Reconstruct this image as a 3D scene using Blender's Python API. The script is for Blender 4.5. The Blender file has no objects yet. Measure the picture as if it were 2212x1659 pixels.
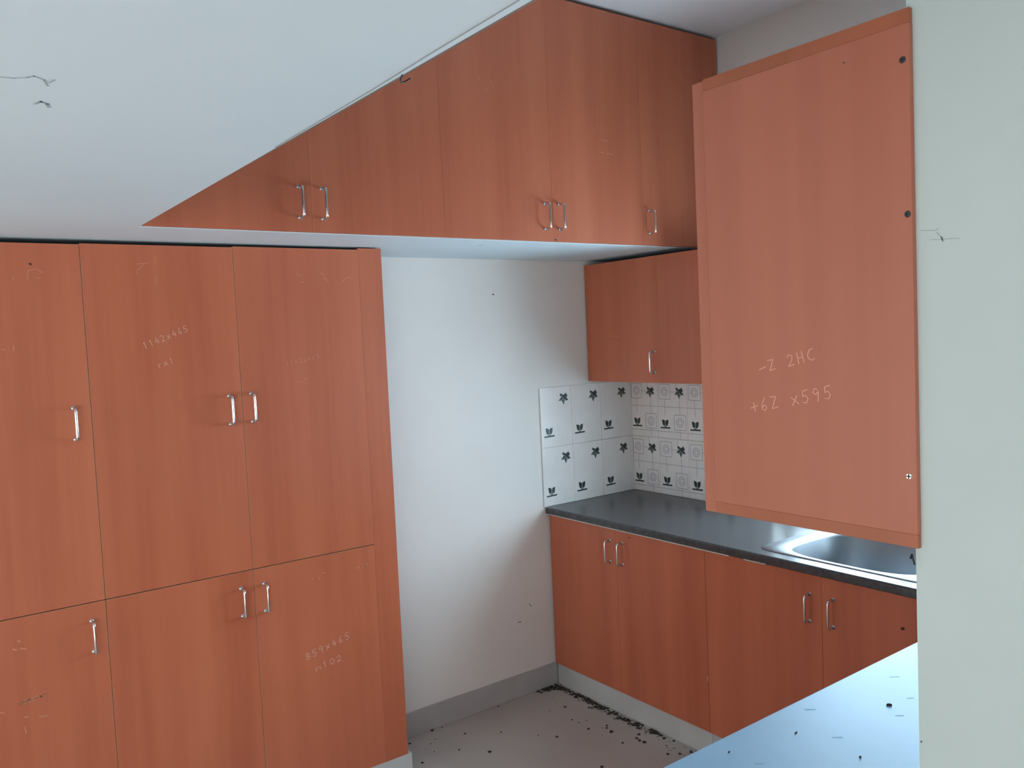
import bpy, bmesh, math, random
from mathutils import Vector, Matrix

random.seed(7)
scene = bpy.context.scene
COL = scene.collection

# ------------------------------------------------------------------ camera
F_PX = 1792.65
cam_data = bpy.data.cameras.new('camera')
cam_data.sensor_fit = 'HORIZONTAL'
cam_data.sensor_width = 36.0
cam_data.lens = F_PX / 2212.0 * 36.0
cam_data.clip_start = 0.02
cam = bpy.data.objects.new('camera', cam_data)
COL.objects.link(cam)
R_ = Vector((0.80370585, -0.59326050, -0.04581367))
U_ = Vector((0.07091816, 0.01905970, 0.99730003))
F_ = Vector((0.59078552, 0.80478488, -0.05739133))
M = Matrix.Identity(4)
for i in range(3):
    M[i][0] = R_[i]; M[i][1] = U_[i]; M[i][2] = -F_[i]
M[0][3], M[1][3], M[2][3] = -3.14163, -3.20344, 1.75080
cam.matrix_world = M
scene.camera = cam

# ------------------------------------------------------------------ world, daylight, exposure
world = bpy.data.worlds.new('sky')
scene.world = world
world.use_nodes = True
bg = world.node_tree.nodes['Background']
bg.inputs['Color'].default_value = (0.72, 0.86, 1.0, 1)
bg.inputs['Strength'].default_value = 1.2

def window_light(name, loc, normal, w, h, power, color):
    """daylight entering through one of the room's windows"""
    L = bpy.data.lights.new(name, 'AREA')
    L.shape = 'RECTANGLE'; L.size = w; L.size_y = h
    L.energy = power; L.color = color
    o = bpy.data.objects.new(name, L); COL.objects.link(o)
    o.location = loc
    o.rotation_euler = Vector(normal).to_track_quat('-Z', 'Y').to_euler()
    return o

# window openings: sink wall (right); dining and left ones are unseen, added for fill
WIN1 = dict(y0=-2.00, y1=-0.88, z0=0.96, z1=1.96)      # in wall_right
FILL_WIN2 = dict(x0=-7.20, x1=-4.20, z0=0.30, z1=2.40)      # unseen, added to fill the shaded corner; in wall_front
window_light('daylight_sink_window', (0.27, (WIN1['y0']+WIN1['y1'])/2, (WIN1['z0']+WIN1['z1'])/2),
             (-1, 0, 0), 1.12, 1.00, 58, (0.58, 0.82, 1.0))
window_light('daylight_dining_window', ((FILL_WIN2['x0']+FILL_WIN2['x1'])/2, -6.36, (FILL_WIN2['z0']+FILL_WIN2['z1'])/2),
             (0, 1, 0), 3.00, 2.10, 60, (0.94, 0.98, 1.0))  # fill light from behind, set in the added dining window
FILL_WIN3 = dict(y0=-2.60, y1=-0.60, z0=0.30, z1=2.00)      # unseen left window, added to fill the sink side; in wall_left
window_light('daylight_balcony_window', (-7.66, -1.60, 1.15), (1, 0, 0), 2.00, 1.70, 36, (1.0, 0.98, 0.97))  # fill light from the left, set in the added window
SUN = bpy.data.lights.new('sun', 'SUN'); SUN.energy = 31; SUN.angle = 0.02; SUN.color = (1.0, 0.99, 0.98)
fill_sun = bpy.data.objects.new('sun', SUN); COL.objects.link(fill_sun)
fill_sun.location = (-8, -8, 6)
fill_sun.rotation_euler = Vector((0.40, 1.25, -1.0)).to_track_quat('-Z', 'Y').to_euler()     # added unseen sun; its dining floor patch bounces light up to the soffit

vs = scene.view_settings
vs.view_transform = 'Standard'
vs.look = 'None'
vs.gamma = 1.0
vs.use_curve_mapping = False
vs.exposure = 0.0

# ------------------------------------------------------------------ materials
def new_mat(name):
    m = bpy.data.materials.new(name); m.use_nodes = True
    nt = m.node_tree
    return m, nt, nt.nodes['Principled BSDF']

def srgb(r, g, b):
    f = lambda c: (c/255/12.92) if c/255 <= 0.04045 else ((c/255+0.055)/1.055)**2.4
    return (f(r), f(g), f(b), 1)

def plain(name, col, rough=0.6, metal=0.0, spec=0.5):
    m, nt, b = new_mat(name)
    b.inputs['Base Color'].default_value = col
    b.inputs['Roughness'].default_value = rough
    b.inputs['Metallic'].default_value = metal
    b.inputs['Specular IOR Level'].default_value = spec
    return m

def noisy(name, c1, c2, scale, rough=0.6, detail=4, bump=0.0, stretch=(1, 1, 1), spec=0.5, lo=0.35, hi=0.65, rough2=None, bscale=None, per_object=0.0):
    m, nt, b = new_mat(name)
    N, L = nt.nodes, nt.links
    tc = N.new('ShaderNodeTexCoord')
    mp = N.new('ShaderNodeMapping'); mp.inputs['Scale'].default_value = stretch
    src = tc.outputs['Object']
    if per_object:
        oi = N.new('ShaderNodeObjectInfo')
        mul = N.new('ShaderNodeMath'); mul.operation = 'MULTIPLY'; mul.inputs[1].default_value = per_object
        L.new(oi.outputs['Random'], mul.inputs[0])
        add = N.new('ShaderNodeVectorMath'); add.operation = 'ADD'
        L.new(src, add.inputs[0]); L.new(mul.outputs[0], add.inputs[1]); src = add.outputs[0]
    L.new(src, mp.inputs['Vector'])
    nz = N.new('ShaderNodeTexNoise'); nz.inputs['Scale'].default_value = scale; nz.inputs['Detail'].default_value = detail
    L.new(mp.outputs[0], nz.inputs['Vector'])
    cr = N.new('ShaderNodeValToRGB')
    cr.color_ramp.elements[0].position = lo; cr.color_ramp.elements[0].color = c1
    cr.color_ramp.elements[1].position = hi; cr.color_ramp.elements[1].color = c2
    L.new(nz.outputs['Fac'], cr.inputs['Fac'])
    L.new(cr.outputs['Color'], b.inputs['Base Color'])
    b.inputs['Roughness'].default_value = rough
    b.inputs['Specular IOR Level'].default_value = spec
    if rough2 is not None:
        mr = N.new('ShaderNodeMapRange'); mr.inputs['To Min'].default_value = rough; mr.inputs['To Max'].default_value = rough2
        L.new(nz.outputs['Fac'], mr.inputs['Value']); L.new(mr.outputs[0], b.inputs['Roughness'])
    if bump:
        nb = N.new('ShaderNodeTexNoise'); nb.inputs['Scale'].default_value = bscale or scale*3; nb.inputs['Detail'].default_value = 5
        L.new(tc.outputs['Object'], nb.inputs['Vector'])
        bp = N.new('ShaderNodeBump'); bp.inputs['Strength'].default_value = bump; bp.inputs['Distance'].default_value = 0.004
        L.new(nb.outputs['Fac'], bp.inputs['Height']); L.new(bp.outputs['Normal'], b.inputs['Normal'])
    return m

def wood_material(name, WOOD_A, WOOD_B):
    """orange-brown laminate: broad vertical bands with fine vertical grain"""
    m, nt, b = new_mat(name)
    N, L = nt.nodes, nt.links
    tc = N.new('ShaderNodeTexCoord'); oi = N.new('ShaderNodeObjectInfo')
    mul = N.new('ShaderNodeMath'); mul.operation = 'MULTIPLY'; mul.inputs[1].default_value = 37.0
    L.new(oi.outputs['Random'], mul.inputs[0])
    add = N.new('ShaderNodeVectorMath'); add.operation = 'ADD'
    L.new(tc.outputs['Object'], add.inputs[0]); L.new(mul.outputs[0], add.inputs[1])
    def nz(scale, st, det):
        mp = N.new('ShaderNodeMapping'); mp.inputs['Scale'].default_value = st
        L.new(add.outputs[0], mp.inputs['Vector'])
        n = N.new('ShaderNodeTexNoise'); n.inputs['Scale'].default_value = scale; n.inputs['Detail'].default_value = det
        L.new(mp.outputs[0], n.inputs['Vector']); return n
    broad = nz(9.0, (1, 1, 0.06), 2)
    fine = nz(60.0, (1, 1, 0.03), 4)
    mx = N.new('ShaderNodeMix'); mx.data_type = 'FLOAT'; mx.inputs[0].default_value = 0.22
    L.new(broad.outputs['Fac'], mx.inputs[2]); L.new(fine.outputs['Fac'], mx.inputs[3])
    cr = N.new('ShaderNodeValToRGB')
    e = cr.color_ramp.elements
    e[0].position = 0.34; e[0].color = WOOD_A
    e[1].position = 0.66; e[1].color = WOOD_B
    L.new(mx.outputs[0], cr.inputs['Fac'])
    L.new(cr.outputs['Color'], b.inputs['Base Color'])
    b.inputs['Roughness'].default_value = 0.34
    b.inputs['Specular IOR Level'].default_value = 0.5
    return m

WOOD_A = (0.47, 0.122, 0.058, 1)
WOOD_B = (0.57, 0.165, 0.082, 1)
MAT = {}
MAT['wood'] = wood_material('orange_wood_laminate', WOOD_A, WOOD_B)
MAT['wood_faded'] = wood_material('faded_orange_laminate', (0.325, 0.098, 0.055, 1), (0.385, 0.124, 0.072, 1))  # darker copy of the wood; the panel's dimmer light is put into its colour
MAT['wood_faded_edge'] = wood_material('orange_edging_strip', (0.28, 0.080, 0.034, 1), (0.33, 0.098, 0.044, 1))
MAT['edge'] = plain('pale_edge_banding', (0.55, 0.27, 0.15, 1), 0.5)
MAT['carcass'] = plain('dark_carcass_board', (0.045, 0.02, 0.014, 1), 0.8)
MAT['paint'] = noisy('off_white_wall_paint', (0.80, 0.775, 0.735, 1), (0.84, 0.815, 0.775, 1), 1.6, 0.75, bump=0.05, bscale=9)
MAT['ceil'] = noisy('white_ceiling_paint', (0.80, 0.80, 0.82, 1), (0.84, 0.84, 0.86, 1), 1.4, 0.8, bump=0.05, bscale=7)
MAT['soffit'] = noisy('pale_blue_soffit_paint', (0.70, 0.85, 0.92, 1), (0.74, 0.89, 0.96, 1), 1.4, 0.7, bump=0.05, bscale=7)
MAT['floor'] = noisy('pale_floor_tile', (0.45, 0.41, 0.375, 1), (0.51, 0.47, 0.43, 1), 2.2, 0.42, bump=0.02, bscale=30)
MAT['skirting'] = noisy('grey_skirting_tile', (0.42, 0.41, 0.40, 1), (0.47, 0.46, 0.45, 1), 6, 0.45)
MAT['plinth'] = noisy('pale_grey_plinth', (0.50, 0.51, 0.50, 1), (0.57, 0.58, 0.565, 1), 5, 0.4)
MAT['granite'] = noisy('dark_polished_granite', (0.050, 0.050, 0.053, 1), (0.072, 0.072, 0.075, 1), 40, 0.27, detail=3, spec=0.50)
MAT['marble'] = noisy('dusty_pale_stone', (0.29, 0.50, 0.68, 1), (0.33, 0.56, 0.76, 1), 4.0, 0.40, rough2=0.52, detail=6, spec=0.35, lo=0.3, hi=0.6)  # sky reflection on the slab is put into its blue base colour
MAT['steel'] = plain('brushed_stainless_steel', (0.27, 0.29, 0.31, 1), 0.44, 1.0)
MAT['chrome'] = plain('polished_chrome', (0.80, 0.80, 0.80, 1), 0.16, 1.0)
MAT['black'] = plain('black_plastic', (0.012, 0.012, 0.012, 1), 0.5)
MAT['dirt'] = noisy('dark_dirt', (0.018, 0.015, 0.012, 1), (0.06, 0.05, 0.04, 1), 60, 0.95)
MAT['tile'] = noisy('cream_glazed_tile', (0.80, 0.77, 0.74, 1), (0.85, 0.82, 0.79, 1), 9, 0.22)
MAT['grout'] = plain('grey_grout', (0.42, 0.40, 0.38, 1), 0.9)
MAT['print_dark'] = plain('dark_green_tile_print', (0.022, 0.035, 0.032, 1), 0.3)
MAT['print_mid'] = plain('grey_green_tile_print', (0.17, 0.21, 0.19, 1), 0.3)
MAT['print_line'] = plain('pale_grey_tile_print', (0.43, 0.42, 0.44, 1), 0.3)
MAT['chalk'] = plain('faint_chalk', (0.63, 0.27, 0.17, 1), 0.9)
MAT['chalk_strong'] = plain('chalk', (0.70, 0.40, 0.30, 1), 0.9)
MAT['crack'] = plain('plaster_crack', (0.32, 0.36, 0.36, 1), 0.9)
MAT['crack_soft'] = plain('plaster_scuff', (0.40, 0.49, 0.52, 1), 0.9)
MAT['tan'] = noisy('dusty_tan_plaster', (0.19, 0.12, 0.085, 1), (0.26, 0.17, 0.12, 1), 12, 0.85)  # brown tone stands in for the shadow along the soffit edge
MAT['frame'] = plain('white_window_frame', (0.75, 0.75, 0.74, 1), 0.4)
MAT['white_strip'] = plain('pale_edge_filler', (0.62, 0.58, 0.52, 1), 0.7)

# ------------------------------------------------------------------ helpers
def add_box(bm, x0, x1, y0, y1, z0, z1):
    vs_ = [bm.verts.new((x, y, z)) for z in (z0, z1) for y in (y0, y1) for x in (x0, x1)]
    fs = [(0, 2, 3, 1), (4, 5, 7, 6), (0, 1, 5, 4), (2, 6, 7, 3), (0, 4, 6, 2), (1, 3, 7, 5)]
    return [bm.faces.new([vs_[i] for i in f]) for f in fs]

def bevel_all(bm, w, seg=2):
    bmesh.ops.bevel(bm, geom=list(bm.edges), offset=w, segments=seg, profile=0.6, affect='EDGES')

def mesh_of(name, bm, mats, smooth=False):
    me = bpy.data.meshes.new(name)
    bmesh.ops.recalc_face_normals(bm, faces=bm.faces)
    bm.to_mesh(me); bm.free()
    for m in (mats if isinstance(mats, (list, tuple)) else [mats]):
        me.materials.append(m)
    if smooth:
        for p in me.polygons: p.use_smooth = True
    return me

def link(name, me, parent=None, loc=(0, 0, 0)):
    o = bpy.data.objects.new(name, me)
    COL.objects.link(o)
    o.location = loc
    if parent is not None:
        o.parent = parent
    return o

def box(name, x0, x1, y0, y1, z0, z1, mat, parent=None, bevel=0.0, seg=2):
    """one box given in parent space, its own origin at the centre of its foot"""
    cx, cy = (x0+x1)/2, (y0+y1)/2
    bm = bmesh.new()
    add_box(bm, x0-cx, x1-cx, y0-cy, y1-cy, 0, z1-z0)
    if bevel: bevel_all(bm, bevel, seg)
    return link(name, mesh_of(name, bm, mat), parent, (cx, cy, z0))

def tag(o, label=None, cat=None, group=None, kind=None):
    if label: o['label'] = label
    if cat: o['category'] = cat
    if group: o['group'] = group
    if kind: o['kind'] = kind
    return o

def thing(name, loc, label, cat, group=None):
    o = bpy.data.objects.new(name, None)
    o.empty_display_size = 0.1
    COL.objects.link(o); o.location = loc
    return tag(o, label, cat, group)

def tube(bm, pts, r, n=10, cap=True):
    pts = [Vector(p) for p in pts]
    rings = []
    prev = None
    for i, p in enumerate(pts):
        if i == 0: t = pts[1]-pts[0]
        elif i == len(pts)-1: t = pts[-1]-pts[-2]
        else: t = (pts[i+1]-p).normalized() + (p-pts[i-1]).normalized()
        t.normalize()
        if prev is None:
            a = Vector((0, 0, 1)) if abs(t.z) < 0.9 else Vector((1, 0, 0))
            u = t.cross(a).normalized()
        else:
            u = (prev - t*prev.dot(t)).normalized()
        prev = u
        v = t.cross(u)
        rings.append([bm.verts.new(p + (u*math.cos(2*math.pi*k/n) + v*math.sin(2*math.pi*k/n))*r) for k in range(n)])
    for a, b in zip(rings, rings[1:]):
        for k in range(n):
            bm.faces.new((a[k], a[(k+1) % n], b[(k+1) % n], b[k]))
    if cap:
        bm.faces.new(rings[0]); bm.faces.new(rings[-1])

def handle_mesh(normal, length=0.098, out=0.034, r=0.0046):
    n = Vector(normal); h = length/2; c = 0.010
    pts = [n*0.0, n*(out-c)]
    base = []
    for a in (0, 30, 60, 90):
        s, k = math.sin(math.radians(a)), math.cos(math.radians(a))
        base.append((out-c+c*s, h-c+c*k))
    path = [n*0.0+Vector((0, 0, h))] + [n*o_+Vector((0, 0, z_)) for o_, z_ in base] + \
           [n*o_+Vector((0, 0, -z_)) for o_, z_ in reversed(base)] + [n*0.0+Vector((0, 0, -h))]
    bm = bmesh.new()
    tube(bm, path, r, 12)
    for s in (1, -1):                      # little collars where the posts meet the door
        tube(bm, [n*0.0+Vector((0, 0, s*h)), n*0.003+Vector((0, 0, s*h))], r*1.55, 12)
    return mesh_of('handle', bm, MAT['chrome'], True)

HANDLE = {'-y': handle_mesh((0, -1, 0)), '-x': handle_mesh((-1, 0, 0)), '+y': handle_mesh((0, 1, 0))}

def door(parent, axis, a0, a1, z0, z1, face, thick=0.018, handle=None, name='door', edge='edge'):
    """a laminate door; axis 'x' = spans X and faces -Y (or +Y), axis 'y' = spans Y and faces -X. Coordinates are world;
    the parent is an unrotated Empty. handle = (position along span, z centre)"""
    P = parent.location
    back = face + thick if thick > 0 else face + thick
    lo, hi = min(face, back), max(face, back)
    if axis == 'x': x0, x1, y0, y1 = a0, a1, lo, hi
    else: x0, x1, y0, y1 = lo, hi, a0, a1
    cx, cy = (x0+x1)/2, (y0+y1)/2
    bm = bmesh.new()
    add_box(bm, x0-cx, x1-cx, y0-cy, y1-cy, 0, z1-z0)
    bevel_all(bm, 0.0003 if edge.startswith('wood') else 0.0007, 1)
    bmesh.ops.recalc_face_normals(bm, faces=bm.faces)
    ax = 0 if axis == 'x' else 1
    for f in bm.faces:
        if abs(f.normal[1-ax]) < 0.9: f.material_index = 1
    d = link(name, mesh_of('door', bm, [MAT['wood'], MAT[edge]]), parent, (cx-P.x, cy-P.y, z0-P.z))
    if handle:
        key = {'x': '-y' if thick > 0 else '+y', 'y': '-x'}[axis]
        hl = Vector((handle[0]-cx, face-cy, handle[1]-z0)) if axis == 'x' else Vector((face-cx, handle[0]-cy, handle[1]-z0))
        link('handle', HANDLE[key], d, hl)
    return d

def part(parent, name, x0, x1, y0, y1, z0, z1, mat, bevel=0.0):
    P = parent.location
    return box(name, x0-P.x, x1-P.x, y0-P.y, y1-P.y, z0-P.z, z1-P.z, mat, parent, bevel)

# ---- strokes (chalk, cracks, prints): thin ribbons lying on a surface
GLYPH = {
 '0': [[(.5, 1), (.15, .75), (.15, .25), (.5, 0), (.85, .25), (.85, .75), (.5, 1)]],
 '1': [[(.35, .8), (.55, 1), (.5, 0)]],
 '2': [[(.1, .8), (.4, 1), (.8, .85), (.7, .5), (.1, 0), (.9, .05)]],
 '4': [[(.6, 1), (.1, .35), (.9, .4)], [(.65, .7), (.6, 0)]],
 '5': [[(.9, 1), (.3, .95), (.2, .55), (.6, .6), (.8, .3), (.5, .02), (.1, .1)]],
 '6': [[(.75, 1), (.3, .6), (.15, .2), (.45, 0), (.8, .2), (.6, .45), (.2, .3)]],
 '7': [[(.05, .95), (.95, 1), (.35, 0)]],
 '8': [[(.5, .5), (.15, .75), (.5, 1), (.85, .75), (.5, .5), (.1, .22), (.5, 0), (.9, .25), (.5, .5)]],
 '9': [[(.8, .75), (.5, .5), (.15, .7), (.45, 1), (.8, .85), (.75, .4), (.55, 0)]],
 'x': [[(.1, .65), (.9, .05)], [(.85, .7), (.1, 0)]],
 '+': [[(0, .4), (1, .5)], [(.5, .8), (.5, .1)]],
 '-': [[(0, .35), (1, .5)]],
 'Z': [[(.1, 1), (.85, .95), (.15, .05), (.95, .1)]],
 'H': [[(.15, 1), (.15, 0)], [(.15, .5), (.8, .5)], [(.8, 1), (.85, 0)]],
 'C': [[(.95, 1), (.5, .95), (.15, .6), (.15, .3), (.5, .02), (.9, .12)]],
 'R': [[(.1, 0), (.15, 1), (.7, .95), (.75, .6), (.2, .5)]],
 'r': [[(.2, .6), (.25, 0)], [(.25, .4), (.7, .6)]],
 'm': [[(.1, 0), (.15, .5), (.45, .45), (.5, .1), (.55, .5), (.9, .5), (.95, 0)]],
 ' ': [],
}
def text_strokes(text, p0, p1, h):
    """characters set along the baseline p0-p1 (plane coordinates)"""
    p0, p1 = Vector(p0), Vector(p1)
    d = p1-p0; n = len(text); adv = d/n; ux = adv*0.74
    uy = Vector((-d.y, d.x)).normalized()*h
    if uy.y < 0: uy = -uy
    out = []
    for i, c in enumerate(text):
        o = p0+adv*i
        for s in GLYPH[c]:
            out.append([tuple(o+ux*q[0]+uy*q[1]) for q in s])
    return out

def strokes(name, parent, lines, plane, at, width, mat, flip=1, lift=0.0006):
    """ribbons in a plane: plane 'y' (u=X, v=Z at Y=at), 'x' (u=Y, v=Z at X=at), 'z' (u=X, v=Y at Z=at). World coordinates."""
    bm = bmesh.new()
    def to3(u, v, l):
        if plane == 'y': return Vector((u, at-l*flip, v))
        if plane == 'x': return Vector((at-l*flip, u, v))
        return Vector((u, v, at-l*flip))
    for ln in lines:
        pts = [Vector(p) for p in ln]
        for i in range(len(pts)-1):
            a, b = pts[i], pts[i+1]
            d = b-a
            if d.length < 1e-6: continue
            t = d.normalized(); nrm = Vector((-t.y, t.x))*width*0.5
            a2, b2 = a-t*width*0.3, b+t*width*0.3
            q = [a2-nrm*.7, b2-nrm, b2+nrm*.8, a2+nrm]
            top = [bm.verts.new(to3(p.x, p.y, lift)) for p in q]
            bot = [bm.verts.new(to3(p.x, p.y, -lift*0.2)) for p in q]
            bm.faces.new(top)
            for k in range(4):
                bm.faces.new((top[k], bot[k], bot[(k+1) % 4], top[(k+1) % 4]))
    o = link(name, mesh_of(name, bm, mat), None)
    W = Vector((0, 0, 0)); p = parent
    while p is not None:
        W += p.location; p = p.parent
    o.parent = parent; o.location = -W
    o['kind'] = 'stuff'
    return o

# ================================================================== room shell
H = 3.088           # ceiling height
XL, YF = -7.50, -6.20
def structure(o, label, cat):
    return tag(o, label, cat, kind='structure')

structure(box('floor', XL-.2, .2, YF-.2, .2, -0.10, 0.0, MAT['floor']), 'pale grey-beige kitchen floor strewn with dirt', 'floor')
structure(box('ceiling', XL-.2, .2, YF-.2, .2, H, H+.12, MAT['ceil']), 'white ceiling above the loft cupboards', 'ceiling')
wall_back = structure(box('wall_back', XL-.2, .2, 0.0, .2, 0.0, H, MAT['paint']), 'off-white back wall between the tall cupboards and the tiled corner', 'wall')

def wall_with_window(name, x0, x1, y0, y1, win, label):
    bm = bmesh.new()
    cx, cy = (x0+x1)/2, (y0+y1)/2
    for (a, b, c, d) in ((y0, win['y0'], 0, H), (win['y1'], y1, 0, H), (win['y0'], win['y1'], 0, win['z0']), (win['y0'], win['y1'], win['z1'], H)):
        add_box(bm, x0-cx, x1-cx, a-cy, b-cy, c, d)
    bmesh.ops.remove_doubles(bm, verts=bm.verts, dist=1e-5)
    return structure(link(name, mesh_of(name, bm, MAT['paint']), None, (cx, cy, 0)), label, 'wall')

wall_right = wall_with_window('wall_right', 0.0, .30, YF, 0.0, WIN1, 'off-white wall behind the sink counter and hanging cupboard')
wall_left = wall_with_window('wall_left', XL-.2, XL, YF, 0.0, FILL_WIN3, 'off-white side wall on the balcony side')
bm = bmesh.new()
for (a, b, c, d) in ((XL-.2, FILL_WIN2['x0'], 0, H), (FILL_WIN2['x1'], .3, 0, H), (FILL_WIN2['x0'], FILL_WIN2['x1'], 0, FILL_WIN2['z0']), (FILL_WIN2['x0'], FILL_WIN2['x1'], FILL_WIN2['z1'], H)):
    add_box(bm, a+3.6, b+3.6, -.1, .1, c, d)
bmesh.ops.remove_doubles(bm, verts=bm.verts, dist=1e-5)
structure(link('wall_front', mesh_of('wall_front', bm, MAT['paint']), None, (-3.6, YF-.1, 0)), 'off-white wall of the dining side behind the viewer', 'wall')
JX, JY0, JY1 = -2.270, -2.972, -2.742
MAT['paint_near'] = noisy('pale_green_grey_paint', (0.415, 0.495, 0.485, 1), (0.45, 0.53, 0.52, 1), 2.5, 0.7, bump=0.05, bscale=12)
structure(box('wall_lintel', XL, JX-.001, JY0, JY1-.16, 2.116, H-.001, MAT['paint']), 'off-white lintel wall above the opening to the dining side', 'wall')  # unseen, added to keep dining side light off the loft
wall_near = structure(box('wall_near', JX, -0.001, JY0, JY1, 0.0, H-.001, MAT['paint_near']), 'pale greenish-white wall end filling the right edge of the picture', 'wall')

def window(name, axis, a0, a1, z0, z1, at, label):
    """white frame with a mullion, filling an opening; axis = the direction the opening spans"""
    c = (a0+a1)/2
    o = thing(name, (at, c, z0) if axis == 'y' else (c, at, z0), label, 'window')
    o['kind'] = 'structure'
    a0, a1, z0, z1 = a0+.002, a1-.002, z0+.002, z1-.002
    w = .045
    for (p, q, r, t) in ((a0, a0+w, z0, z1), (a1-w, a1, z0, z1), (a0+w, a1-w, z0, z0+w), (a0+w, a1-w, z1-w, z1), (c-.02, c+.02, z0+w, z1-w)):
        if axis == 'y': part(o, 'window_frame', at-.025, at+.025, p, q, r, t, MAT['frame'], .003)
        else: part(o, 'window_frame', p, q, at-.025, at+.025, r, t, MAT['frame'], .003)
    return o
window('window_1', 'y', WIN1['y0'], WIN1['y1'], WIN1['z0'], WIN1['z1'], 0.12, 'white framed window above the sink counter')
window('window_3', 'y', FILL_WIN3['y0'], FILL_WIN3['y1'], FILL_WIN3['z0'], FILL_WIN3['z1'], XL-.08, 'white framed window on the balcony side')
window('window_2', 'x', FILL_WIN2['x0'], FILL_WIN2['x1'], FILL_WIN2['z0'], FILL_WIN2['z1'], YF-.08, 'white framed window of the dining side')

# low concrete loft slab (L-shaped): under the loft cupboards and along the left, towards the viewer
ZS, SX = 2.115, -2.56
bm = bmesh.new()
pts = [(XL+.001, -.001), (-.001, -.001), (-.001, -.627), (SX, -.627), (SX, -2.90), (XL+.001, -2.90)]
lo_ = [bm.verts.new((x, y, 0)) for x, y in pts]; hi_ = [bm.verts.new((x, y, .11)) for x, y in pts]
bm.faces.new(lo_); bm.faces.new(hi_)
for k in range(6): bm.faces.new((lo_[k], lo_[(k+1) % 6], hi_[(k+1) % 6], hi_[k]))
soffit = structure(link('ceiling_soffit', mesh_of('soffit', bm, MAT['soffit']), None, (0, 0, ZS)), 'pale blue-white low soffit slab over the tall cupboards', 'soffit')
# added tan strip that paints the shadow band along the soffit edge
bm = bmesh.new()
prof = [(-2.5595, 0.001), (-2.546, 0.006), (-2.541, 0.016), (-2.5595, 0.026)]
ys = [-.70 - i*(2.20/12) for i in range(13)]
rings = []
for i, y in enumerate(ys):
    k = min(1.0, 0.35+i*0.11)
    rings.append([bm.verts.new((-2.5595+(x+2.5595)*k, y, z)) for x, z in prof])
for a, b in zip(rings, rings[1:]):
    for k in range(4): bm.faces.new((a[k], a[(k+1) % 4], b[(k+1) % 4], b[k]))
bm.faces.new(rings[0]); bm.faces.new(rings[-1])
structure(link('trim_1', mesh_of('plaster_lip', bm, MAT['tan']), None, (0, 0, ZS)), 'dusty tan plaster lip along the soffit edge', 'trim')
strokes('crack', soffit, [[(-2.563, -1.72), (-2.566, -2.10), (-2.571, -2.30), (-2.575, -2.60)]], 'z', ZS, .0022, MAT['crack'])
strokes('crack', soffit, [[(-3.03, -1.940), (-2.997, -1.945), (-2.982, -1.957), (-2.976, -1.966), (-2.963, -1.954), (-2.956, -1.929)], [(-2.957, -1.944), (-2.952, -1.960)]], 'z', ZS, .0035, MAT['crack_soft'])
strokes('crack', soffit, [[(-2.960, -1.832), (-2.954, -1.848), (-2.945, -1.839), (-2.941, -1.822)]], 'z', ZS, .006, MAT['crack_soft'])
strokes('crack', wall_near, [[(-2.753, 1.842), (-2.769, 1.840), (-2.772, 1.8415)], [(-2.770, 1.838), (-2.775, 1.832), (-2.776, 1.8285)], [(-2.764, 1.831), (-2.793, 1.829)]], 'x', JX, .0008, MAT['crack'], lift=.0003)
strokes('crack', wall_near, [[(-2.7752, 1.8325), (-2.7765, 1.8285)]], 'x', JX, .0022, MAT['crack'], lift=.0003)
strokes('scuff', wall_near, [[(-2.7440, 1.2868), (-2.7448, 1.2860)]], 'x', JX, .0016, MAT['black'], lift=.0003)
strokes('scuff', wall_back, [[(-.879, 1.951), (-.873, 1.951)]], 'y', 0.0, .006, MAT['black'])
strokes('scuff', wall_back, [[(-.747, .438), (-.735, .424)], [(-.82, .365), (-.80, .362)]], 'y', 0.0, .006, MAT['crack'])
strokes('scuff', soffit, [[(-1.275, -.48), (-1.262, -.485)]], 'z', ZS, .006, MAT['crack'])

# skirting tiles along the back wall
base_b = tag(bpy.data.objects.new('baseboard_back', None), 'grey skirting along the foot of the back wall', 'skirting', kind='structure')
COL.objects.link(base_b)
for (a, b) in ((-1.600, -.5935),):
    box('tile', a, b, -.010, -.0005, 0.0, .109, MAT['skirting'], base_b, .0015)

# ------------------------------------------------------------------ printed wall tiles
def star_mesh():
    """bold five-pointed leaf motif, dark with grey-green facets"""
    bm = bmesh.new()
    pts = []
    for k in range(10):
        a = math.radians(-90+36*k); r = .034 if k % 2 == 0 else .0165
        pts.append((r*math.cos(a), r*math.sin(a)))
    for k in range(10):
        p, q = pts[k], pts[(k+1) % 10]
        f = bm.faces.new([bm.verts.new((x, 0, z)) for x, z in ((0, 0), p, q)])
        f.material_index = 0 if k in (2, 3, 4, 5, 7, 9) else 1
    for (cx, cz, r) in ((.014, .012, .012), (-.016, .018, .007), (.020, -.006, .007)):
        vv = [bm.verts.new((cx+r*math.cos(a*math.pi/5), -.0002, cz+r*.8*math.sin(a*math.pi/5))) for a in range(10)]
        bm.faces.new(vv).material_index = 0
    return mesh_of('star_print', bm, [MAT['print_dark'], MAT['print_mid']])

def cup_mesh():
    bm = bmesh.new()
    def poly(pts, mi):
        vv = [bm.verts.new((x, 0, z)) for x, z in pts]; bm.faces.new(vv).material_index = mi
    poly([(-.022, .026), (-.004, .022), (-.004, -.006), (-.014, -.006), (-.020, .006)], 0)
    poly([(.004, .022), (.022, .026), (.020, .006), (.014, -.006), (.004, -.006)], 0)
    poly([(-.004, .018), (.004, .018), (.004, -.004), (-.004, -.004)], 1)
    poly([(-.034, -.014), (.034, -.012), (.032, -.020), (-.032, -.021)], 0)
    poly([(-.008, -.006), (.008, -.006), (.006, -.014), (-.006, -.014)], 1)
    return mesh_of('cup_print', bm, [MAT['print_dark'], MAT['print_mid']])

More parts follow.
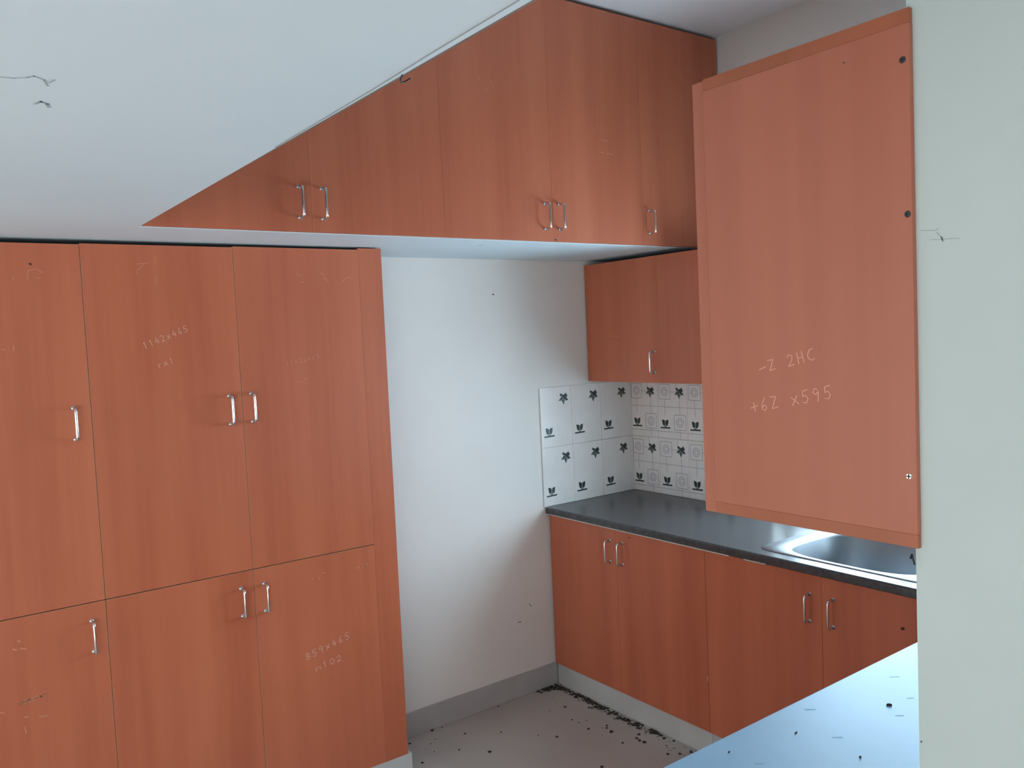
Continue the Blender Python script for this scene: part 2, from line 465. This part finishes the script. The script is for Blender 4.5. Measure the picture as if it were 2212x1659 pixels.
def ribbon2d(bm, pts, w):
    pts = [Vector(p) for p in pts]
    for a, b in zip(pts, pts[1:]):
        t = (b-a).normalized(); n = Vector((-t.y, t.x))*w/2
        vv = [bm.verts.new((p.x, 0, p.y)) for p in (a-n, b-n, b+n, a+n)]
        bm.faces.new(vv)

def line_mesh():
    bm = bmesh.new()
    def sq(cx, cz, s): ribbon2d(bm, [(cx-s, cz-s), (cx+s, cz-s), (cx+s, cz+s), (cx-s, cz+s), (cx-s, cz-s)], .0035)
    def ci(cx, cz, r): ribbon2d(bm, [(cx+r*math.cos(k*math.pi/8), cz+r*math.sin(k*math.pi/8)) for k in range(17)], .004)
    for cx, cz in ((-.05, .090), (.05, -.065)):
        sq(cx, cz, .038); ci(cx, cz, .022); ci(cx, cz, .012)
    ribbon2d(bm, [(-.098, .012), (.098, .012)], .003)
    ribbon2d(bm, [(-.05, .052), (-.05, -.03)], .003)
    ribbon2d(bm, [(.05, -.027), (.05, .05)], .003)
    ribbon2d(bm, [(-.098, -.115), (.098, -.115)], .003)
    ribbon2d(bm, [(.05, -.103), (.05, -.145)], .003)
    ribbon2d(bm, [(-.012, .09), (.03, .09), (.03, .145)], .003)
    return mesh_of('line_print', bm, MAT['print_line'])

def tile_mesh(w, h, t=.007):
    bm = bmesh.new(); add_box(bm, -w/2, w/2, -t, -.0004, -h/2, h/2); bevel_all(bm, .0007, 1)
    return mesh_of('tile', bm, MAT['tile'])

STAR, CUP, LINES = star_mesh(), cup_mesh(), line_mesh()
ROWS = ((1.342, .296), (1.0455, .292))
def tile_at(parent, wall, c, w, zc, h, motifs=True, lines=False, me=None):
    P = parent.location
    o = bpy.data.objects.new('tile', me or tile_mesh(w, h)); COL.objects.link(o); o.parent = parent
    if wall == 'back': o.location = Vector((c, 0, zc))-P
    else:
        o.location = Vector((0, c, zc))-P; o.rotation_euler = (0, 0, -math.pi/2)
    if motifs:
        link('star_print', STAR, o, (.05, -.0076, .087)); link('cup_print', CUP, o, (-.05, -.0074, -.079))
    if lines: link('line_print', LINES, o, (0, -.0072, 0))
    return o
T200 = {h: tile_mesh(.1988, h-.0012) for _, h in ROWS}
for zc, h in ROWS:
    for c in (-.53, -.33, -.13):
        tile_at(wall_back, 'back', c, .197, zc, h, me=T200[h])
    tile_at(wall_back, 'back', -.0187, .0222, zc, h-.0012, motifs=False)
    for k in range(4):
        tile_at(wall_right, 'right', -.0965-.2*k, .197, zc, h, lines=True, me=T200[h])

# ================================================================== tall cupboards on the left
YP = -0.3195
def tall_cupboard(x0, x1, label):
    t = thing('tall_cupboard', ((x0+x1)/2, -.15, 0), label, 'cupboard', 'tall cupboards along the back wall')
    part(t, 'body', x0+.001, x1-.001, YP+.0195, -.012, .108, 2.088, MAT['carcass'])
    part(t, 'plinth', x0+.001, x1+(.018 if x1 > -2 else -.001), YP+.002, -.016, 0.0, .1075, MAT['plinth'], .002)
    return t
ZM = .9729
cupA = tall_cupboard(-3.145, -2.669, 'narrow tall orange-brown cupboard cut off by the left edge')
cupB = tall_cupboard(-2.669, -1.622, 'wide tall orange-brown cupboard with paired doors beside the white wall')
g = .0008
dAU = door(cupA, 'x', -3.145+g, -2.669-g, ZM+.0015, 2.098, YP, handle=(-2.718, 1.541))
dAL = door(cupA, 'x', -3.145+g, -2.669-g, .108, ZM-.0015, YP, handle=(-2.712, .865))
dBU = door(cupB, 'x', -2.669+g, -2.193-g, ZM+.0015, 2.101, YP, handle=(-2.237, 1.541))
dBL = door(cupB, 'x', -2.669+g, -2.193-g, .108, ZM-.0015, YP, handle=(-2.239, .865))
dCU = door(cupB, 'x', -2.193+g, -1.7197, ZM+.0015, 2.104, YP, handle=(-2.160, 1.543))
dCL = door(cupB, 'x', -2.193+g, -1.7197, .108, ZM-.0015, YP, handle=(-2.157, .865))
P = cupB.location
fil = part(cupB, 'filler_panel', -1.7195, -1.622, YP, YP+.018, .108, 2.110, MAT['wood'], .001)
part(cupB, 'side_panel', -1.6385, -1.622, YP+.0185, -.012, .108, 2.110, MAT['wood'])
part(cupA, 'side_panel', -3.158, -3.1455, YP+.0005, -.012, .108, 2.098, MAT['wood'])
# chalked sizes and ticks
def chalk(parent, lines, at, width=.0026, mat='chalk', plane='y'):
    return strokes('chalk_mark', parent, lines, plane, at, width, MAT[mat])
chalk(dBU, text_strokes('1142x465', (-2.50, 1.763), (-2.352, 1.820), .021) + text_strokes('rx1', (-2.461, 1.700), (-2.405, 1.716), .018), YP, .0022, 'chalk_strong')
chalk(dBU, [[(-2.505, 2.039), (-2.470, 2.043)], [(-2.482, 2.040), (-2.504, 2.020), (-2.506, 2.007)], [(-2.449, 1.998), (-2.450, 1.980)], [(-2.448, 2.06), (-2.449, 2.035)]], YP, .0022)
chalk(dAU, [[(-2.815, 1.986), (-2.813, 2.014), (-2.790, 2.021), (-2.774, 2.008)], [(-2.853, 1.998), (-2.852, 1.988)], [(-2.790, 1.99), (-2.781, 1.995)]], YP, .0022)
chalk(dAU, [[(-2.897, 1.781), (-2.888, 1.779)], [(-2.865, 1.790), (-2.866, 1.775)]], YP, .0026)
strokes('pin_hole', dAU, [[(-2.807, 2.035), (-2.803, 2.034)]], 'y', YP, .006, MAT['black'])
chalk(dCU, [[(-1.968, 2.014), (-1.950, 2.004)], [(-1.955, 1.985), (-1.943, 1.980)], [(-1.879, 2.018), (-1.860, 2.007)], [(-1.862, 1.998), (-1.847, 1.985)], [(-1.788, 1.985), (-1.766, 2.002), (-1.752, 1.995)], [(-1.869, 1.957), (-1.867, 1.953)]], YP, .0026)
chalk(dCU, text_strokes('1142x465', (-2.027, 1.682), (-1.893, 1.703), .016) + [[(-1.989, 1.622), (-1.972, 1.620)], [(-1.965, 1.629), (-1.948, 1.632)]], YP, .0018)
chalk(dCL, text_strokes('859x465', (-2.019, .596), (-1.835, .637), .026) + text_strokes('m102', (-1.985, .546), (-1.872, .562), .022), YP, .0026, 'chalk_strong')
chalk(dCL, [[(-1.977, .897), (-1.972, .887)], [(-1.955, .897), (-1.950, .885)], [(-1.940, .907), (-1.927, .906)]] + text_strokes('rm', (-1.797, .886), (-1.745, .898), .022), YP, .0028)
chalk(dAL, [[(-2.916, .903), (-2.911, .899)], [(-2.930, .880), (-2.922, .876)], [(-2.910, .878), (-2.897, .873)]], YP, .005)
chalk(dAL, text_strokes('859x465', (-2.925, .704), (-2.848, .716), .012) + [[(-2.975, .699), (-2.965, .695)], [(-2.915, .666), (-2.905, .664)], [(-2.875, .655), (-2.855, .652)], [(-2.916, .635), (-2.913, .615)]], YP, .003)

# ================================================================== loft cupboards
YL = -0.6486
def loft(x0, x1, label):
    t = thing('loft_cupboard', ((x0+x1)/2, -.32, 2.226), label, 'cupboard', 'loft cupboards under the ceiling')
    part(t, 'body', x0+.001, x1-.001, YL+.0215, -.012, 2.2265, 3.074, MAT['carcass'])
    return t
ZL0, ZL1 = 2.117, 3.071
l1 = loft(-2.552, -1.533, 'loft cupboard rising from the point where soffit and slab meet')
l2 = loft(-1.533, -.527, 'middle loft cupboard with close-set handles above the white wall')
l3 = loft(-.527, -.004, 'single-door loft cupboard in the right corner under the ceiling')
door(l1, 'x', -2.552, -2.037-.0002, ZL0, ZL1, YL, handle=(-2.078, 2.210), edge='wood')
door(l1, 'x', -2.037+.0002, -1.533-.0002, ZL0, ZL1, YL, handle=(-1.999, 2.209), edge='wood')
ld = door(l2, 'x', -1.533+.0002, -1.030-.0002, ZL0, ZL1, YL, handle=(-1.067, 2.213), edge='wood')
ld2 = door(l2, 'x', -1.030+.0002, -.527-.0002, ZL0, ZL1, YL, handle=(-.995, 2.214), edge='wood')
ld3 = door(l3, 'x', -.527+.0002, -.010, ZL0, ZL1, YL, handle=(-.487, 2.216), edge='wood')
chalk(ld2, [[(-.755, 2.542), (-.715, 2.541)], [(-.770, 2.492), (-.745, 2.490)], [(-.725, 2.489), (-.690, 2.488)]], YL, .003)
chalk(ld, [[(-1.36, 2.72), (-1.35, 2.70)], [(-1.33, 2.67), (-1.315, 2.665)], [(-1.30, 2.70), (-1.29, 2.68)]], YL, .003)
strokes('pin_hole', ld2, [[(-1.022, 2.124), (-1.016, 2.124)]], 'y', YL, .006, MAT['black'])

# ================================================================== hanging cupboard in the tiled corner
XS = -.308
wc = thing('wall_cupboard', (-.15, -.51, 1.503), 'small dark orange-brown wall cupboard hanging above the tiled corner', 'cupboard')
part(wc, 'body', XS+.0185, -.010, -.85, -.010, 1.5045, 2.082, MAT['carcass'])
part(wc, 'bottom_board', XS+.0185, -.010, -.85, -.010, 1.5005, 1.504, MAT['wood'])
part(wc, 'side_panel', XS+.0005, -.010, -.862, -.8505, 1.5005, 2.090, MAT['wood'])
wd = door(wc, 'y', -.513+g, -.0085, 1.503, 2.092, XS, handle=(-.478, 1.600))
door(wc, 'y', -.85, -.513-.0005, 1.503, 2.092, XS, handle=(-.815, 1.600), edge='wood')
chalk(wd, [[(-.24, 1.727), (-.215, 1.727)], [(-.20, 1.728), (-.18, 1.73)]], XS, .003, 'chalk', 'x')

# ================================================================== sink run
XB = -.605
def base_unit(y0, y1, label):
    t = thing('base_cupboard', (-.30, (y0+y1)/2, 0), label, 'cupboard', 'base cupboards under the sink counter')
    part(t, 'body', XB+.0185, -.012, y0+.001, y1-.001, .110, .690, MAT['carcass'])
    part(t, 'top_rail', XB+.0185, XB+.036, y0+.001, y1-.001, .690, .860, MAT['carcass'])
    part(t, 'plinth', -.592, -.574, y0+.0005, y1-.0005, 0.0, .1085, MAT['plinth'], .001)
    return t
b1 = base_unit(-.997, -.012, 'dark orange-brown base cupboard under the bare end of the granite counter')
b2 = base_unit(-2.04, -.997, 'dark orange-brown base cupboard directly below the steel sink')
ZB0, ZB1 = .109, .861
door(b1, 'y', -.483+.0005, -.0115, ZB0, ZB1, XB, handle=(-.444, .756), edge='wood')
d2 = door(b1, 'y', -.997+.001, -.483-.0005, ZB0, ZB1, XB, handle=(-.524, .757), edge='wood')
door(b2, 'y', -1.520+.0005, -.997-.0005, ZB0, ZB1, XB, handle=(-1.474, .741), edge='wood')
d4 = door(b2, 'y', -2.04, -1.520-.0005, ZB0, ZB1, XB, handle=(-1.566, .742), edge='wood')
strokes('pin_hole', d4, [[(-1.816, .754), (-1.810, .752)]], 'x', XB, .010, MAT['carcass'])
strokes('pin_hole', d2, [[(-.574, .838), (-.570, .838)]], 'x', XB, .006, MAT['black'])
strokes('chip', d2, [[(-.9935, .34), (-.9935, .325)]], 'x', XB, .005, MAT['chalk_strong'])

# granite worktop with a cut-out for the sink
ct = thing('granite_counter', (-.32, -1.05, .869), 'dark grey polished granite counter with the steel sink set in', 'counter')
bm = bmesh.new()
X0, X1, Y0, Y1 = -.624, -.0085, -2.738, -.0085
HX0, HX1, HY0, HY1 = -.535, -.105, -1.865, -1.265
Pc = ct.location
for (a, b, c, d) in ((X0, HX0, Y0, Y1), (HX1, X1, Y0, Y1), (HX0, HX1, Y0, HY0), (HX0, HX1, HY1, Y1)):
    add_box(bm, a-Pc.x, b-Pc.x, c-Pc.y, d-Pc.y, 0, .030)
bmesh.ops.remove_doubles(bm, verts=bm.verts, dist=1e-5)
front = [e for e in bm.edges if all(abs(v.co.x-(X0-Pc.x)) < 1e-5 and abs(v.co.z-.03) < 1e-5 for v in e.verts)]
bmesh.ops.bevel(bm, geom=front, offset=.010, segments=4, profile=.5, affect='EDGES')
link('slab', mesh_of('slab', bm, MAT['granite']), ct)
part(ct, 'edge_strip', -.619, -.611, -1.13, -.020, .8625, .8685, MAT['white_strip'])
part(ct, 'edge_strip', -.619, -.611, -1.30, -1.20, .8630, .8685, MAT['white_strip'])

# sink
sk = thing('sink', (-.325, -1.555, .899), 'stainless steel sink bowl set into the dark granite counter', 'sink')
def superloop(hx, hy, n_, N=64, ox=0, oy=0):
    out = []
    for k in range(N):
        a = 2*math.pi*k/N; c, s = math.cos(a), math.sin(a)
        out.append((ox+hx*math.copysign(abs(c)**(2/n_), c), oy+hy*math.copysign(abs(s)**(2/n_), s)))
    return out
bm = bmesh.new()
specs = [(.238, .342, 12, .0004), (.236, .340, 12, .0030), (.219, .283, 3.4, .0034), (.213, .277, 3.4, .0015), (.207, .271, 3.4, -.010),
         (.198, .262, 3.6, -.120), (.188, .250, 3.4, -.150), (.165, .225, 3.0, -.166), (.05, .06, 2, -.172)]
rings = []
for hx, hy, n_, z in specs:
    rings.append([bm.verts.new((x, y, z)) for x, y in superloop(hx, hy, n_)])
for a, b in zip(rings, rings[1:]):
    for k in range(64): bm.faces.new((a[k], a[(k+1) % 64], b[(k+1) % 64], b[k]))
bm.faces.new(rings[-1])
link('bowl', mesh_of('bowl', bm, MAT['steel'], True), sk)
bm = bmesh.new()
for r0, z0, r1, z1 in ((.045, -.1715, .040, -.169), (.040, -.169, .030, -.170), (.030, -.170, .002, -.1705)):
    a = [bm.verts.new((r0*math.cos(k*math.pi/12), r0*math.sin(k*math.pi/12), z0)) for k in range(24)]
    b = [bm.verts.new((r1*math.cos(k*math.pi/12), r1*math.sin(k*math.pi/12), z1)) for k in range(24)]
    for k in range(24): bm.faces.new((a[k], a[(k+1) % 24], b[(k+1) % 24], b[k]))
link('drain', mesh_of('drain', bm, MAT['chrome'], True), sk)

# ================================================================== near counter (bottom right) and its cupboard
nc = thing('stone_counter', (-1.45, -2.42, .870), 'pale blue-white dusty stone counter in the bottom right foreground', 'counter')
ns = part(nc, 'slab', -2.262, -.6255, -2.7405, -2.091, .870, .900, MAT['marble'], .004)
MAT['smudge'] = plain('dusty_smudge', (0.25, 0.44, 0.60, 1), 0.6)
for u, v, l, w in ((-1.476, -2.271, .016, .004), (-1.591, -2.128, .020, .006), (-1.658, -2.238, .018, .005), (-1.378, -2.244, .014, .003), (-1.30, -2.16, .022, .003), (-1.78, -2.30, .02, .006), (-1.86, -2.20, .015, .004)):
    strokes('smudge', ns, [[(u, v), (u+l*.78, v-l*.6)]], 'z', .900, w, MAT['smudge'], flip=-1, lift=.0003)
nb = thing('base_cupboard', (-1.4, -2.42, 0), 'base cupboard hidden below the pale foreground counter', 'cupboard')
part(nb, 'body', -2.25, -.66, -2.735, -2.135, .110, .868, MAT['carcass'])
part(nb, 'plinth', -2.245, -.66, -2.73, -2.16, 0.0, .1095, MAT['plinth'])
part(nb, 'side_panel', -2.259, -2.2505, -2.735, -2.117, .110, .868, MAT['wood'])
for a, b in ((-2.25, -1.72), (-1.717, -1.19), (-1.187, -.66)):
    door(nb, 'x', a, b, .110, .862, -2.115, thick=-.018, handle=(a+.05, .756))

# ================================================================== wall cupboard on the near wall, seen from its end
XQ = -2.278
nw = thing('wall_cupboard', (-1.8, -2.60, 1.503), 'large orange-brown cupboard end panel beside the right wall edge with chalk writing', 'cupboard')
part(nw, 'body', -2.269, -1.40, -2.7405, -2.4745, 1.5185, 2.056, MAT['wood_faded'])
sp = part(nw, 'side_panel', XQ, XQ+.0078, -2.7487, -2.4745, 1.518, 2.0565, MAT['wood_faded'], .0006)
part(nw, 'bottom_board', -2.269, -1.40, -2.7405, -2.4745, 1.503, 1.5178, MAT['wood_faded'], .0005)
part(nw, 'bottom_edging', XQ+.0012, -2.2702, -2.7483, -2.4745, 1.503, 1.5178, MAT['wood_faded_edge'], .0004)
part(nw, 'top_board', -2.269, -1.40, -2.7405, -2.4745, 2.0568, 2.072, MAT['wood_faded'], .0005)
part(nw, 'top_edging', XQ+.0010, -2.2702, -2.7485, -2.4745, 2.0568, 2.072, MAT['wood_faded_edge'], .0004)
door(nw, 'x', XQ+.0010, -1.842, 1.503, 2.070, -2.4565, thick=-.0178, handle=(-1.88, 1.60), edge='wood_faded')
door(nw, 'x', -1.838, -1.40, 1.503, 2.070, -2.4565, thick=-.0178, handle=(-1.80, 1.60))
chalk(sp, text_strokes('-Z 2HC', (-2.552, 1.690), (-2.634, 1.708), .0135) + text_strokes('+6Z x595', (-2.538, 1.640), (-2.656, 1.663), .0155), XQ, .0009, 'chalk_strong', 'x')
strokes('pin_hole', sp, [[(-2.6745, 2.0362), (-2.6755, 2.0358)]], 'x', XQ, .0015, MAT['black'], lift=.0003)
def screw(y, z, mat):
    bm = bmesh.new()
    r = .0036
    a = [bm.verts.new((0, r*math.cos(k*math.pi/10), r*math.sin(k*math.pi/10))) for k in range(20)]
    b = [bm.verts.new((-.0012, r*.8*math.cos(k*math.pi/10), r*.8*math.sin(k*math.pi/10))) for k in range(20)]
    for k in range(20): bm.faces.new((a[k], a[(k+1) % 20], b[(k+1) % 20], b[k]))
    bm.faces.new(b)
    s = link('screw', mesh_of('screw', bm, mat), nw, Vector((XQ, y, z))-nw.location)
    bm = bmesh.new()
    add_box(bm, -.0016, -.0011, -.0026, .0026, -.0006, .0006); add_box(bm, -.0016, -.0011, -.0006, .0006, -.0026, .0026)
    link('cross_slot', mesh_of('cross_slot', bm, MAT['black']), s)
    return s
DULL = plain('tarnished_screw', (0.06, 0.065, 0.07, 1), 0.5, 0.6)
screw(-2.7415, 2.0200, DULL); screw(-2.7440, 1.8600, DULL); screw(-2.7405, 1.5810, MAT['chrome'])

# ================================================================== small loose things
bm = bmesh.new()
tube(bm, [(-2.5635, -2.196, 2.1130), (-2.5625, -2.188, 2.1090), (-2.556, -2.180, 2.1080), (-2.549, -2.178, 2.1110), (-2.543, -2.183, 2.1150)], .0011, 8)
tag(link('wire_end', mesh_of('wire_end', bm, MAT['black'], True)), 'short black wire end curling from the soffit edge', 'wire')
bm = bmesh.new()
tube(bm, [(-2.2745, -2.7385, 1.4905), (-2.2775, -2.7415, 1.4955), (-2.2790, -2.7440, 1.4900), (-2.2785, -2.7450, 1.4855)], .0011, 8)
tag(link('wire_end', mesh_of('wire_end', bm, MAT['black'], True)), 'tiny black wire end under the cupboard panel at the wall edge', 'wire')

# dirt: sweepings along the plinth (uncountable) and single crumbs
def lump(bm, x, y, z, r, flat=.6):
    n = 6
    top = bm.verts.new((x, y, z+r*flat*1.2))
    ring = []
    for k in range(n):
        a = 2*math.pi*k/n + random.random()*.6; q = r*(.6+.6*random.random())
        ring.append(bm.verts.new((x+q*math.cos(a), y+q*math.sin(a), z+r*flat*(.2+.3*random.random()))))
    low = [bm.verts.new((x+(v.co.x-x)*.85, y+(v.co.y-y)*.85, z)) for v in ring]
    for k in range(n):
        bm.faces.new((ring[k], ring[(k+1) % n], top))
        bm.faces.new((low[k], low[(k+1) % n], ring[(k+1) % n], ring[k]))
    bm.faces.new(low)

bm = bmesh.new()
clusters = [(-.675, -.030, .030, .010, 110), (-.640, -.040, .018, .018, 100), (-.622, -.085, .012, .03, 60), (-.618, -.17, .012, .05, 70), (-.615, -.26, .011, .05, 90),
            (-.622, -.35, .018, .02, 70), (-.622, -.42, .014, .05, 40), (-.624, -.50, .016, .06, 50), (-.622, -.60, .015, .06, 45), (-.612, -.688, .012, .014, 60), (-.64, -.80, .03, .10, 25), (-.75, -.45, .06, .25, 22)]
for cx, cy, sx, sy, n in clusters:
    for _ in range(n):
        x = random.gauss(cx, sx); y = random.gauss(cy, sy)
        if x > -.604: x = -.604 - random.random()*.012
        if y > -.016: y = -.016 - random.random()*.01
        lump(bm, x, y, 0.0, .0028+.0075*random.random()**2.5)
for x, y, r in [(-1.288, -.024, .0045), (-1.007, -.371, .004), (-1.406, -.121, .004), (-1.37, -.10, .003), (-1.43, -.19, .003)]:
    lump(bm, x, y, 0.0, r, .7)
tag(link('floor_sweepings', mesh_of('floor_sweepings', bm, MAT['dirt'])), 'dark dirt sweepings gathered along the foot of the base cupboards', 'dirt', kind='stuff')

CR = [(-1.338, -.020, .0085, 'dark crumb on the floor at the foot of the grey skirting, near the tall cupboard'),
      (-.973, -.022, .005, 'tiny dark crumb on the floor against the middle of the grey skirting'),
      (-1.242, -.144, .006, 'dark crumb on the open floor a step in front of the skirting'),
      (-1.114, -.241, .0045, 'faint small crumb in the middle of the open floor'),
      (-.957, -.438, .007, 'dark crumb on the open floor right of centre, closest to the swept dirt line'),
      (-1.254, -.352, .009, 'largest black crumb on the open floor near the bottom edge'),
      (-1.341, -.249, .005, 'small crumb left of the largest black crumb on the floor'),
      (-1.516, -.237, .007, 'dark crumb on the floor beside the tall cupboard plinth at the bottom edge'),
      (-.709, -.676, .007, 'dark crumb just outside the densest end of the swept dirt line'),
      (-.725, -.506, .0065, 'dark crumb just outside the middle of the swept dirt line'),
      (-.709, -.855, .007, 'left one of two crumbs near the tip of the pale counter'),
      (-.672, -.888, .008, 'right one of two crumbs near the tip of the pale counter'),
      (-1.475, -.059, .007, 'dark crumb on the floor touching the side of the tall cupboard'),
      (-.981, -.752, .008, 'dark crumb half cut off by the bottom edge of the picture')]
for x, y, r, lab in CR:
    bm = bmesh.new(); lump(bm, 0, 0, 0, r, .7)
    for _ in range(2):
        lump(bm, random.uniform(-r, r)*.8, random.uniform(-r, r)*.8, 0, r*.55, .7)
    tag(link('dirt_crumb', mesh_of('dirt_crumb', bm, MAT['dirt']), None, (x, y, .0)), lab, 'crumb', 'dirt crumbs on the floor')

def chip(x, y, L, w, ang, mat, name, label, cat):
    bm = bmesh.new()
    n = 10
    for zi in (0,):
        lo2 = [bm.verts.new((L*.5*math.cos(2*math.pi*k/n), w*.5*math.sin(2*math.pi*k/n), 0)) for k in range(n)]
        mi2 = [bm.verts.new((L*.5*math.cos(2*math.pi*k/n), w*.5*math.sin(2*math.pi*k/n), w*.4)) for k in range(n)]
        hi2 = [bm.verts.new((L*.34*math.cos(2*math.pi*k/n), w*.34*math.sin(2*math.pi*k/n), w*.65)) for k in range(n)]
        for a, b in ((lo2, mi2), (mi2, hi2)):
            for k in range(n): bm.faces.new((a[k], a[(k+1) % n], b[(k+1) % n], b[k]))
        bm.faces.new(lo2); bm.faces.new(hi2)
    o = link(name, mesh_of(name, bm, mat), None, (x, y, .9001)); o.rotation_euler = (0, 0, ang)
    return tag(o, label, cat)
chip(-1.441, -2.237, .012, .006, -.8, MAT['dirt'], 'debris_chip', 'largest dark chip on the pale foreground counter', 'chip')
chip(-1.690, -2.317, .005, .0045, .3, MAT['black'], 'debris_crumb', 'round black crumb on the pale counter near the bottom edge', 'crumb')
chip(-1.698, -2.178, .012, .003, .2, MAT['dirt'], 'debris_splinter', 'thin dark splinter on the pale counter left of the chip', 'splinter')
chip(-1.863, -2.138, .008, .003, .3, MAT['dirt'], 'debris_splinter', 'tiny dark splinter near the left tip of the pale counter', 'splinter')
